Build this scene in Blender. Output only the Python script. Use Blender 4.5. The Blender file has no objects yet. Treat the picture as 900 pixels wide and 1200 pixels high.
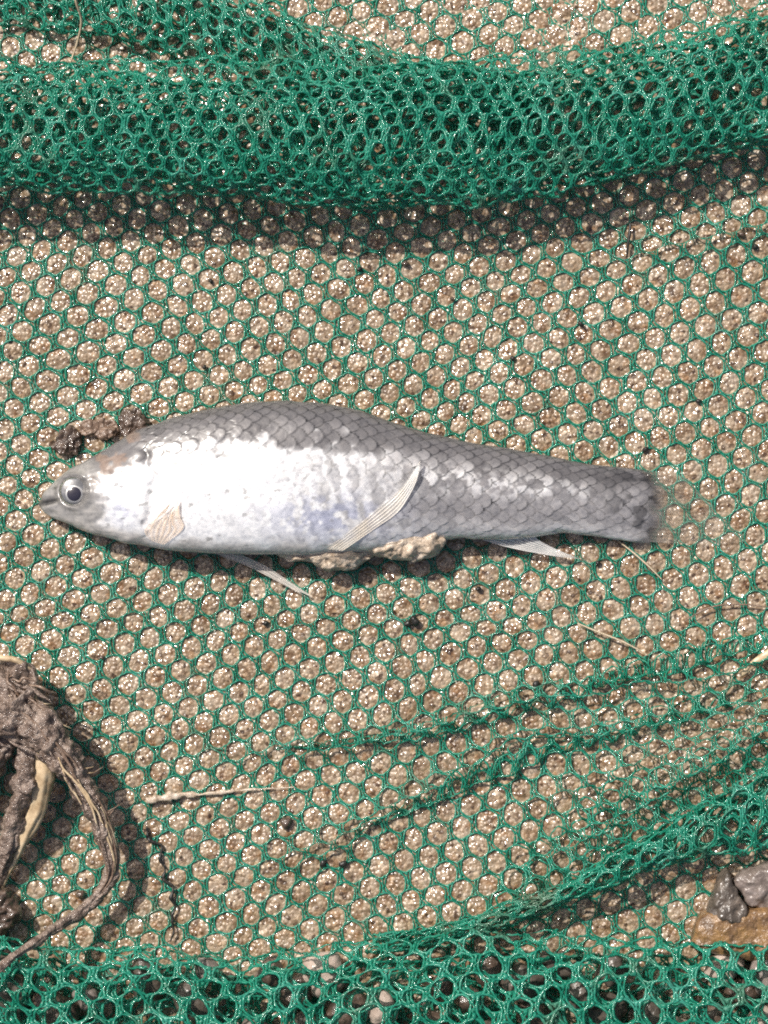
import bpy, math
import numpy as np

# ------------------------------------------------------------------ units
# layout unit: 1 unit = 0.08 mm on the sand, x right, y DOWN, origin at the top-left
# corner of the patch of sand in view (900 x 1200 units = 72 x 96 mm).
S = 0.00008
CX, CY = 450.0, 600.0
CAM_H = 3750.0                       # camera height in layout units (0.30 m)

scene = bpy.context.scene
col = scene.collection

# ------------------------------------------------------------------ camera
cam_d = bpy.data.cameras.new('camera')
cam_d.sensor_fit = 'VERTICAL'
cam_d.sensor_height = 24.0
cam_d.sensor_width = 24.0
cam_d.lens = 24.0 * CAM_H / 1200.0
cam_d.clip_start = 0.01
cam_d.clip_end = 50.0
cam = bpy.data.objects.new('camera', cam_d)
cam.location = (0, 0, CAM_H * S)
col.objects.link(cam)
scene.camera = cam

# ------------------------------------------------------------------ light
SUN_EL = math.radians(51)
SUN_AZ = (-0.68, -0.73)              # towards the sun in layout axes (x right, y down)
_l = math.hypot(*SUN_AZ)
SX, SY = SUN_AZ[0] / _l, -SUN_AZ[1] / _l      # world axes (y up)
world = bpy.data.worlds.new('World')
scene.world = world
world.use_nodes = True
wn = world.node_tree
wn.nodes.clear()
wo = wn.nodes.new('ShaderNodeOutputWorld')
wb = wn.nodes.new('ShaderNodeBackground')
wb.inputs['Strength'].default_value = 0.105
sky = wn.nodes.new('ShaderNodeTexSky')
sky.sky_type = 'NISHITA'
sky.sun_disc = False
sky.sun_elevation = SUN_EL
sky.air_density = 0.7
sky.dust_density = 5.0
sky.ozone_density = 0.3
sky.sun_rotation = math.atan2(SX, SY)
wn.links.new(sky.outputs[0], wb.inputs[0])
wn.links.new(wb.outputs[0], wo.inputs[0])
sun_d = bpy.data.lights.new('sun', 'SUN')
sun_d.energy = 4.6
sun_d.angle = math.radians(0.55)
sun_d.color = (1.0, 0.955, 0.89)
sun = bpy.data.objects.new('sun', sun_d)
col.objects.link(sun)
from mathutils import Vector
sdir = Vector((SX * math.cos(SUN_EL), SY * math.cos(SUN_EL), math.sin(SUN_EL)))
sun.rotation_euler = sdir.to_track_quat('Z', 'Y').to_euler()
sun.location = sdir * 1.0

scene.view_settings.view_transform = 'Standard'
scene.view_settings.look = 'None'
scene.view_settings.exposure = 0.0
scene.view_settings.gamma = 1.0
scene.render.engine = 'CYCLES'
scene.cycles.max_bounces = 8
scene.cycles.transparent_max_bounces = 16
scene.cycles.use_denoising = False
scene.cycles.sample_clamp_indirect = 4.0
scene.cycles.filter_width = 1.9
scene.render.film_transparent = False

# ------------------------------------------------------------------ numpy helpers
def hash01(ix, iy, iz, seed):
    n = (ix.astype(np.int64) * 374761393 + iy.astype(np.int64) * 668265263
         + iz.astype(np.int64) * 2147483647 + seed * 1274126177) & 0xFFFFFFFF
    n = ((n ^ (n >> 13)) * 1274126177) & 0xFFFFFFFF
    n = ((n ^ (n >> 16)) * 2246822519) & 0xFFFFFFFF
    n = n ^ (n >> 15)
    return (n & 0xFFFFFF) / float(0xFFFFFF)

def vnoise(x, y, z=None, seed=0):
    """smooth value noise in -1..1"""
    x = np.asarray(x, float); y = np.asarray(y, float)
    z = np.zeros_like(x) if z is None else np.asarray(z, float) + np.zeros_like(x)
    ix, iy, iz = np.floor(x), np.floor(y), np.floor(z)
    fx, fy, fz = x - ix, y - iy, z - iz
    fx, fy, fz = [f * f * f * (f * (f * 6 - 15) + 10) for f in (fx, fy, fz)]
    ix, iy, iz = ix.astype(np.int64), iy.astype(np.int64), iz.astype(np.int64)
    r = 0
    for dx in (0, 1):
        wx = fx if dx else 1 - fx
        for dy in (0, 1):
            wy = fy if dy else 1 - fy
            for dz in (0, 1):
                wz = fz if dz else 1 - fz
                r = r + wx * wy * wz * hash01(ix + dx, iy + dy, iz + dz, seed)
    return r * 2 - 1

def fbm(x, y, z=None, seed=0, octaves=3):
    a, s, r = 1.0, 1.0, 0
    for o in range(octaves):
        r = r + a * vnoise(np.asarray(x) * s, np.asarray(y) * s, None if z is None else np.asarray(z) * s, seed + 17 * o)
        a *= 0.5; s *= 2.03
    return r

def sstep(a, b, x):
    t = np.clip((x - a) / (b - a), 0, 1)
    return t * t * (3 - 2 * t)

def worley(x, y, seed):
    ix, iy = np.floor(x).astype(np.int64), np.floor(y).astype(np.int64)
    f1 = np.full(x.shape, 9.0); f2 = np.full(x.shape, 9.0); cid = np.zeros(x.shape)
    zz = np.zeros_like(ix)
    for dx in (-1, 0, 1):
        for dy in (-1, 0, 1):
            jx, jy = ix + dx, iy + dy
            px = jx + hash01(jx, jy, zz, seed); py = jy + hash01(jx, jy, zz, seed + 5)
            d = np.hypot(x - px, y - py)
            c = hash01(jx, jy, zz, seed + 9)
            m = d < f1
            f2 = np.where(m, f1, np.minimum(f2, d))
            cid = np.where(m, c, cid)
            f1 = np.where(m, d, f1)
    return f1, f2, cid

def smooth_curve(xk, yk, x, sig=12):
    g = np.arange(min(xk) - 80, max(xk) + 81, 1.0)
    v = np.interp(g, xk, yk)
    k = np.exp(-0.5 * (np.arange(-3 * sig, 3 * sig + 1) / sig) ** 2); k /= k.sum()
    v = np.convolve(np.pad(v, 3 * sig, mode='edge'), k, mode='valid')
    return np.interp(x, g, v)

def catmull(pts, n):
    P = np.array(pts, float)
    P = np.vstack([2 * P[0] - P[1], P, 2 * P[-1] - P[-2]])
    m = len(P) - 3
    t = np.linspace(0, m - 1e-6, n)
    i = np.floor(t).astype(int); f = (t - i)[:, None]
    p0, p1, p2, p3 = P[i], P[i + 1], P[i + 2], P[i + 3]
    return 0.5 * ((2 * p1) + (-p0 + p2) * f + (2 * p0 - 5 * p1 + 4 * p2 - p3) * f * f + (-p0 + 3 * p1 - 3 * p2 + p3) * f ** 3)

def to_world(V):
    W = np.empty_like(V)
    W[:, 0] = (V[:, 0] - CX) * S
    W[:, 1] = (CY - V[:, 1]) * S
    W[:, 2] = V[:, 2] * S
    return W

def make(name, V, quads=None, tris=None, mat=None, parent=None, attrs=None, smooth=True, base=None):
    """one mesh object from arrays in layout units; base = layout point used as the object's origin"""
    V = np.asarray(V, float)
    W = to_world(V)
    org = np.zeros(3)
    if base is not None:
        org = to_world(np.array([base], float))[0]
        W = W - org
    me = bpy.data.meshes.new(name)
    q = np.zeros((0, 4), np.int32) if quads is None else np.asarray(quads, np.int32)
    t = np.zeros((0, 3), np.int32) if tris is None else np.asarray(tris, np.int32)
    me.vertices.add(len(W)); me.vertices.foreach_set('co', W.astype(np.float32).ravel())
    me.loops.add(q.size + t.size)
    me.loops.foreach_set('vertex_index', np.concatenate([q.ravel(), t.ravel()]).astype(np.int32))
    me.polygons.add(len(q) + len(t))
    ls = np.concatenate([np.arange(len(q)) * 4, q.size + np.arange(len(t)) * 3]).astype(np.int32)
    me.polygons.foreach_set('loop_start', ls)
    if smooth:
        me.polygons.foreach_set('use_smooth', np.ones(len(q) + len(t), bool))
    me.update(calc_edges=True)
    me.validate()
    for k, a in (attrs or {}).items():
        a = np.asarray(a, np.float32)
        if a.ndim == 2:
            at = me.attributes.new(k, 'FLOAT_COLOR', 'POINT')
            rgba = np.ones((len(a), 4), np.float32); rgba[:, :3] = a
            at.data.foreach_set('color', rgba.ravel())
        else:
            at = me.attributes.new(k, 'FLOAT', 'POINT')
            at.data.foreach_set('value', a)
    o = bpy.data.objects.new(name, me)
    if mat: me.materials.append(mat)
    col.objects.link(o)
    if parent is not None:
        o.parent = parent
        pl, q = Vector((0, 0, 0)), parent
        while q is not None:
            pl = pl + q.location; q = q.parent
        o.location = Vector(org) - pl
    else:
        o.location = org
    return o

def empty(name, base):
    o = bpy.data.objects.new(name, None)
    o.empty_display_size = 0.002
    o.location = to_world(np.array([base], float))[0]
    col.objects.link(o)
    return o

def tag(o, label=None, cat=None, group=None, kind=None):
    if label: o['label'] = label
    if cat: o['category'] = cat
    if group: o['group'] = group
    if kind: o['kind'] = kind
    return o

def grid_quads(n, m, close_m=False, close_n=False, off=0):
    i = np.arange(n if close_n else n - 1)[:, None]; j = np.arange(m if close_m else m - 1)[None, :]
    i2 = (i + 1) % n; j2 = (j + 1) % m
    return (off + np.stack([i * m + j + 0 * i2, i * m + j2, i2 * m + j2, i2 * m + j], -1)).reshape(-1, 4)

# ------------------------------------------------------------------ materials
def new_mat(name):
    m = bpy.data.materials.new(name); m.use_nodes = True
    nt = m.node_tree
    return m, nt, nt.nodes['Principled BSDF'], nt.nodes['Material Output']

class N:
    def __init__(self, nt): self.nt = nt
    def node(self, t, **kw):
        n = self.nt.nodes.new(t)
        for k, v in kw.items(): setattr(n, k, v)
        return n
    def link(self, a, b): self.nt.links.new(a, b)
    def coords(self, scale=1 / S):
        tc = self.node('ShaderNodeTexCoord'); mp = self.node('ShaderNodeMapping')
        mp.inputs['Scale'].default_value = (scale,) * 3
        self.link(tc.outputs['Object'], mp.inputs['Vector'])
        return mp.outputs['Vector']
    def noise(self, vec, scale, detail=3, rough=0.55):
        n = self.node('ShaderNodeTexNoise')
        n.inputs['Scale'].default_value = scale; n.inputs['Detail'].default_value = detail
        n.inputs['Roughness'].default_value = rough
        self.link(vec, n.inputs['Vector'])
        return n.outputs['Fac']
    def voronoi(self, vec, scale, out='Distance'):
        n = self.node('ShaderNodeTexVoronoi'); n.inputs['Scale'].default_value = scale
        self.link(vec, n.inputs['Vector'])
        return n.outputs[out]
    def ramp(self, fac, stops):
        n = self.node('ShaderNodeValToRGB')
        while len(n.color_ramp.elements) < len(stops): n.color_ramp.elements.new(0.5)
        for e, (p, c) in zip(n.color_ramp.elements, stops):
            e.position = p; e.color = (*c, 1) if len(c) == 3 else c
        self.link(fac, n.inputs['Fac'])
        return n.outputs['Color']
    def mix(self, fac, a, b, mode='MIX'):
        n = self.node('ShaderNodeMix', data_type='RGBA', blend_type=mode)
        for s, v in ((n.inputs[0], fac), (n.inputs[6], a), (n.inputs[7], b)):
            if hasattr(v, 'is_linked') or isinstance(v, bpy.types.NodeSocket): self.link(v, s)
            elif isinstance(v, (int, float)): s.default_value = v
            else: s.default_value = (*v, 1)
        return n.outputs[2]
    def math(self, op, a, b=0.0, clamp=False):
        n = self.node('ShaderNodeMath', operation=op, use_clamp=clamp)
        for s, v in ((n.inputs[0], a), (n.inputs[1], b)):
            if isinstance(v, bpy.types.NodeSocket): self.link(v, s)
            else: s.default_value = v
        return n.outputs[0]
    def maprange(self, v, a, b, c, d):
        n = self.node('ShaderNodeMapRange'); self.link(v, n.inputs[0])
        for i, x in zip((1, 2, 3, 4), (a, b, c, d)): n.inputs[i].default_value = x
        return n.outputs[0]
    def bump(self, h, strength, dist, normal=None):
        n = self.node('ShaderNodeBump'); n.inputs['Strength'].default_value = strength
        n.inputs['Distance'].default_value = dist * S
        self.link(h, n.inputs['Height'])
        if normal is not None: self.link(normal, n.inputs['Normal'])
        return n.outputs['Normal']
    def attr(self, name, out='Color'):
        n = self.node('ShaderNodeAttribute', attribute_name=name)
        return n.outputs[out]

def mat_sand():
    m, nt, p, out = new_mat('wet_sand'); n = N(nt); v = n.coords()
    big = n.noise(v, 0.028, 2)
    mid = n.noise(v, 0.11, 3, 0.6)
    base = n.ramp(n.math('ADD', n.math('MULTIPLY', big, 0.42), n.math('MULTIPLY', mid, 0.58)),
                  [(0.34, (0.150, 0.098, 0.056)), (0.43, (0.250, 0.178, 0.112)), (0.52, (0.325, 0.252, 0.180)), (0.66, (0.410, 0.345, 0.275))])
    grain = n.voronoi(v, 0.24, 'Color')
    sep = n.node('ShaderNodeSeparateColor'); n.link(grain, sep.inputs[0])
    gr = n.ramp(sep.outputs[0], [(0.0, (0.22, 0.17, 0.14)), (0.12, (0.66, 0.60, 0.54)), (0.5, (0.98, 0.98, 0.98)), (0.9, (1.2, 1.19, 1.16)), (1.0, (1.6, 1.6, 1.58))])
    c1 = n.mix(1.0, base, gr, 'MULTIPLY')
    rust = n.ramp(n.noise(v, 0.05, 3, 0.7), [(0.50, (1.03, 1, 0.96)), (0.66, (0.76, 0.56, 0.38))])
    c2 = n.mix(1.0, c1, rust, 'MULTIPLY')
    n.link(c2, p.inputs['Base Color'])
    n.link(n.maprange(n.noise(v, 0.07, 2), 0.35, 0.65, 0.20, 0.42), p.inputs['Roughness'])
    p.inputs['Specular IOR Level'].default_value = 0.6
    hgt = n.voronoi(v, 0.21)
    b1 = n.bump(hgt, 0.55, -3.0)
    b2 = n.bump(n.noise(v, 0.55, 2), 0.35, 1.2, b1)
    n.link(b2, p.inputs['Normal'])
    p.inputs['Coat Weight'].default_value = 0.85
    p.inputs['Coat Roughness'].default_value = 0.09
    n.link(b1, p.inputs['Coat Normal'])
    return m

def mat_net():
    m, nt, p, out = new_mat('green_net_plastic'); n = N(nt); v = n.coords()
    c = n.ramp(n.noise(v, 0.03, 3), [(0.3, (0.012, 0.270, 0.170)), (0.55, (0.035, 0.375, 0.255)), (0.75, (0.100, 0.480, 0.370))])
    dirt = n.ramp(n.noise(v, 0.012, 4, 0.65), [(0.56, (0, 0, 0)), (0.72, (1, 1, 1))])
    c = n.mix(n.math('MULTIPLY', dirt, 0.5), c, (0.30, 0.24, 0.17))
    n.link(c, p.inputs['Base Color'])
    p.inputs['Roughness'].default_value = 0.24
    p.inputs['Specular IOR Level'].default_value = 0.6
    b = n.bump(n.noise(v, 0.42, 2), 0.5, 1.4)
    n.link(b, p.inputs['Normal'])
    p.inputs['Coat Weight'].default_value = 0.9
    p.inputs['Coat Roughness'].default_value = 0.11
    n.link(b, p.inputs['Coat Normal'])
    tr = n.node('ShaderNodeBsdfTranslucent'); n.link(c, tr.inputs['Color'])
    mx = n.node('ShaderNodeMixShader'); mx.inputs[0].default_value = 0.34
    n.link(p.outputs[0], mx.inputs[1]); n.link(tr.outputs[0], mx.inputs[2])
    tp = n.node('ShaderNodeBsdfTransparent'); tp.inputs['Color'].default_value = (0.55, 0.95, 0.78, 1)
    m2 = n.node('ShaderNodeMixShader'); m2.inputs[0].default_value = 0.20
    n.link(mx.outputs[0], m2.inputs[1]); n.link(tp.outputs[0], m2.inputs[2])
    n.link(m2.outputs[0], out.inputs['Surface'])
    return m

def mat_fish():
    m, nt, p, out = new_mat('fish_skin'); n = N(nt); v = n.coords()
    c = n.attr('pigment'); silver = n.attr('silver', 'Fac')
    sp = n.ramp(n.noise(v, 0.16, 3, 0.6), [(0.30, (0.72, 0.72, 0.74)), (0.5, (1, 1, 1)), (0.7, (1.12, 1.1, 1.08))])
    n.link(n.mix(1.0, c, sp, 'MULTIPLY'), p.inputs['Base Color'])
    n.link(silver, p.inputs['Metallic'])
    n.link(n.maprange(n.noise(v, 0.09, 3), 0.3, 0.7, 0.30, 0.44), p.inputs['Roughness'])
    n.link(n.attr('fade', 'Fac'), p.inputs['Alpha'])
    b = n.bump(n.noise(v, 0.16, 3), 0.16, 1.6)
    n.link(b, p.inputs['Normal'])
    p.inputs['Coat Weight'].default_value = 0.55
    p.inputs['Coat Roughness'].default_value = 0.13
    n.link(b, p.inputs['Coat Normal'])
    return m

def mat_fin(name, color, alpha_lo, alpha_hi, rough=0.3, mottle=0.35):
    m, nt, p, out = new_mat(name); n = N(nt); v = n.coords()
    ray = n.attr('ray', 'Fac'); tone = n.attr('tone', 'Color')
    n.link(n.mix(1.0, tone, color, 'MULTIPLY'), p.inputs['Base Color'])
    p.inputs['Roughness'].default_value = rough
    p.inputs['Specular IOR Level'].default_value = 0.5
    blot = n.noise(v, 0.06, 3)
    a = n.math('ADD', n.maprange(ray, 0, 1, alpha_lo, alpha_hi), n.math('MULTIPLY', n.math('SUBTRACT', blot, 0.5), mottle), True)
    n.link(a, p.inputs['Alpha'])
    return m

def mat_simple(name, stops, nscale, rough=(0.3, 0.5), bump=(0.3, 0.5, 1.5), coat=0.0, coat_r=0.12, metal=0.0, spec=0.5):
    m, nt, p, out = new_mat(name); n = N(nt); v = n.coords()
    c = n.ramp(n.noise(v, nscale, 4, 0.62), stops)
    n.link(c, p.inputs['Base Color'])
    n.link(n.maprange(n.noise(v, nscale * 1.7, 2), 0.35, 0.65, *rough), p.inputs['Roughness'])
    p.inputs['Metallic'].default_value = metal
    p.inputs['Specular IOR Level'].default_value = spec
    b = n.bump(n.noise(v, bump[0], 3, 0.6), bump[1], bump[2])
    n.link(b, p.inputs['Normal'])
    if coat:
        p.inputs['Coat Weight'].default_value = coat
        p.inputs['Coat Roughness'].default_value = coat_r
        n.link(b, p.inputs['Coat Normal'])
    return m

M_SAND = mat_sand()
M_NET = mat_net()
M_FISH = mat_fish()
M_FIN = mat_fin('fin_membrane', (0.92, 0.91, 0.88), 0.35, 0.85)
M_TAIL = mat_fin('tail_fin_membrane', (0.62, 0.58, 0.53), 0.0, 1.0, 0.3, 0.25)
M_PECT = mat_fin('pectoral_membrane', (0.94, 0.86, 0.78), 0.12, 0.78)
M_MUD = mat_simple('wet_mud', [(0.3, (0.085, 0.058, 0.045)), (0.5, (0.20, 0.145, 0.115)), (0.7, (0.36, 0.285, 0.235))], 0.09,
                   (0.2, 0.42), (0.20, 1.0, 5.0), 0.4, 0.12)
M_DARKMUD = mat_simple('dark_mud', [(0.3, (0.035, 0.024, 0.018)), (0.55, (0.10, 0.066, 0.048)), (0.75, (0.20, 0.15, 0.12))], 0.09,
                       (0.2, 0.45), (0.22, 0.8, 2.4), 0.6, 0.10)
M_ROOT = mat_simple('root_bark', [(0.3, (0.10, 0.062, 0.042)), (0.55, (0.22, 0.150, 0.108)), (0.75, (0.33, 0.25, 0.19))], 0.10,
                    (0.3, 0.5), (0.3, 0.6, 1.6), 0.25, 0.15)
M_STRAW = mat_simple('straw', [(0.3, (0.36, 0.25, 0.14)), (0.55, (0.60, 0.46, 0.29)), (0.75, (0.74, 0.62, 0.44))], 0.06,
                     (0.35, 0.55), (0.4, 0.3, 0.8))
M_FIBRE = mat_simple('pale_fibre', [(0.3, (0.40, 0.30, 0.19)), (0.7, (0.62, 0.52, 0.38))], 0.05, (0.35, 0.5), (0.4, 0.3, 0.6))
M_HAIR = mat_simple('dark_fibre', [(0.3, (0.012, 0.012, 0.010)), (0.7, (0.035, 0.032, 0.028))], 0.08, (0.3, 0.5), (0.4, 0.3, 0.6))
M_CLUMP = mat_simple('sand_clump', [(0.3, (0.32, 0.235, 0.16)), (0.5, (0.48, 0.385, 0.29)), (0.72, (0.62, 0.54, 0.45))], 0.10,
                     (0.3, 0.5), (0.3, 0.8, 1.8), 0.3, 0.15)
M_BROWNSTONE = mat_simple('brown_stone', [(0.30, (0.075, 0.045, 0.027)), (0.46, (0.16, 0.092, 0.045)), (0.60, (0.27, 0.155, 0.062)), (0.75, (0.20, 0.125, 0.075))], 0.055,
                          (0.3, 0.5), (0.12, 0.9, 3.6), 0.3, 0.2)
M_DARKSTONE = mat_simple('dark_wet_stone', [(0.3, (0.045, 0.036, 0.029)), (0.55, (0.10, 0.080, 0.064)), (0.75, (0.19, 0.145, 0.11))], 0.06,
                         (0.3, 0.5), (0.14, 0.7, 2.6), 0.25, 0.16)
M_GREYSTONE = mat_simple('grey_stone', [(0.3, (0.12, 0.095, 0.08)), (0.55, (0.21, 0.170, 0.150)), (0.75, (0.31, 0.265, 0.245))], 0.07,
                         (0.3, 0.5), (0.16, 0.7, 2.4), 0.35, 0.15)
M_PALESTONE = mat_simple('pale_stone', [(0.3, (0.36, 0.27, 0.22)), (0.6, (0.50, 0.40, 0.34)), (0.8, (0.60, 0.52, 0.46))], 0.07,
                         (0.25, 0.45), (0.18, 0.6, 2.0), 0.35, 0.15)
M_EYE = mat_simple('eye_silver', [(0.3, (0.13, 0.13, 0.135)), (0.7, (0.30, 0.30, 0.305))], 0.10, (0.25, 0.4), (0.3, 0.2, 0.8), 0.2, 0.1, 0.3)
M_RING = mat_simple('iris_ring', [(0.3, (0.46, 0.46, 0.45)), (0.7, (0.66, 0.65, 0.64))], 0.10, (0.3, 0.4), (0.3, 0.2, 0.4), 0.3, 0.1, 0.5)
M_PUPIL = mat_simple('pupil_black', [(0.3, (0.022, 0.020, 0.032)), (0.7, (0.034, 0.031, 0.046))], 0.05, (0.12, 0.2), (0.2, 0.05, 0.3), 0.5, 0.05)
def mat_clear(name, alpha=0.10, rough=0.04):
    m, nt, p, out = new_mat(name); n = N(nt)
    p.inputs['Base Color'].default_value = (0.9, 0.92, 0.93, 1)
    p.inputs['Roughness'].default_value = rough
    gl = n.node('ShaderNodeBsdfGlossy'); gl.inputs['Roughness'].default_value = rough
    tr = n.node('ShaderNodeBsdfTransparent')
    fr = n.node('ShaderNodeFresnel'); fr.inputs['IOR'].default_value = 1.34
    b = n.bump(n.noise(n.coords(), 0.12, 2), 0.1, 0.6); n.link(b, gl.inputs['Normal'])
    mx = n.node('ShaderNodeMixShader'); n.link(n.math('ADD', fr.outputs[0], alpha * 0.2), mx.inputs[0])
    n.link(tr.outputs[0], mx.inputs[1]); n.link(gl.outputs[0], mx.inputs[2]); n.link(mx.outputs[0], out.inputs['Surface'])
    return m
M_CLEAR = mat_clear('clear_cornea')

# ------------------------------------------------------------------ net lattice
LA = np.array([[29.6, 5.0], [-7.6, 24.6]])       # unit hex lattice -> layout
LAI = np.linalg.inv(LA)

CREASES = [  # xs, ys, pinch k, width w, ridge height, (x range with fade)
    ([100, 200, 300, 380, 450, 520, 600, 640, 700, 760, 820, 900, 1000], [880, 880, 878, 873, 863, 850, 826, 815, 795, 780, 765, 750, 725], 0.80, 13, 20, (140, 560)),
    ([280, 333, 400, 433, 473, 533, 600, 690, 740, 800, 900, 1000], [1030, 1013, 993, 967, 947, 920, 885, 865, 850, 832, 800, 770], 0.72, 20, 19, (290, 440)),
    ([560, 640, 700, 750, 800, 900, 1000], [985, 955, 927, 903, 883, 843, 805], 0.78, 17, 24, (590, 720)),
    ([600, 700, 760, 820, 900, 1000], [1040, 992, 958, 926, 885, 840], 0.80, 18, 34, (610, 730)),
    ([640, 720, 800, 900, 1000], [305, 296, 276, 262, 250], 0.55, 14, 8, (680, 800)),
    ([-100, 0, 60, 140, 240], [735, 730, 722, 724, 730], 0.25, 12, 2, (-100, -60)),
]

def flat_warp(u, v):
    """material (u,v) -> layout displacement and height of the sheet lying on the sand"""
    du = 9 * vnoise(u / 210, v / 210, seed=3) + 2.4 * vnoise(u / 47, v / 47, seed=4) + 1.0 * vnoise(u / 19, v / 19, seed=41)
    dv = 9 * vnoise(u / 210, v / 210, seed=5) + 2.4 * vnoise(u / 47, v / 47, seed=6) + 1.0 * vnoise(u / 19, v / 19, seed=61)
    z = 1.0 + 2.2 * vnoise((u + du) / 90, (v + dv) / 90, seed=21) + 0.8 * vnoise((u + du) / 26, (v + dv) / 26, seed=22) + 0.5 * vnoise(u / 22, v / 22, seed=8)
    for xs, ys, k, w, h, (x0, x1) in CREASES:
        f = smooth_curve(xs, ys, u, 10)
        env = sstep(x0, x1, u)
        s = v - f + 5 * vnoise(u / 50, v * 0, seed=int(w) + 3)
        wm = w * (0.85 + 0.3 * vnoise(u / 70, v * 0, seed=int(h)))
        dv = dv - env * k * wm * np.tanh(s / wm) * np.exp(-np.abs(s) / 160) * 1.25
        z = z + env * h * np.exp(-0.5 * (s / (wm * 1.15)) ** 2)
    # half sunk into the wet sand along the far edge
    sunk = sstep(95, 55, v) * sstep(330, 400, u) * (0.65 + 0.5 * vnoise(u / 60, v / 40, seed=77))
    z = z - 2.4 * sunk
    return du, dv, z

def flat_surf(u, v):
    du, dv, z = flat_warp(u, v)
    return u + du, v + dv, z

def ring_cells(umin, umax, vmin, vmax, rot=0.0, scale=1.0):
    c, s = math.cos(rot), math.sin(rot)
    L = np.array([[c, -s], [s, c]]) @ LA * scale
    RM = np.array([[c, -s], [s, c]]) @ np.diag([27.6, 28.3]) * scale
    R = int(max(umax - umin, vmax - vmin) / 12) + 8
    i, j = np.meshgrid(np.arange(-R, R + 1), np.arange(-R, R + 1), indexing='ij')
    a = i + 0.5 * j; b = j * math.sqrt(3) / 2
    P = L @ np.stack([a.ravel(), b.ravel()])
    u = P[0] + (umin + umax) / 2; v = P[1] + (vmin + vmax) / 2
    m = (u > umin) & (u < umax) & (v > vmin) & (v < vmax)
    return u[m], v[m], L, RM

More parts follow.
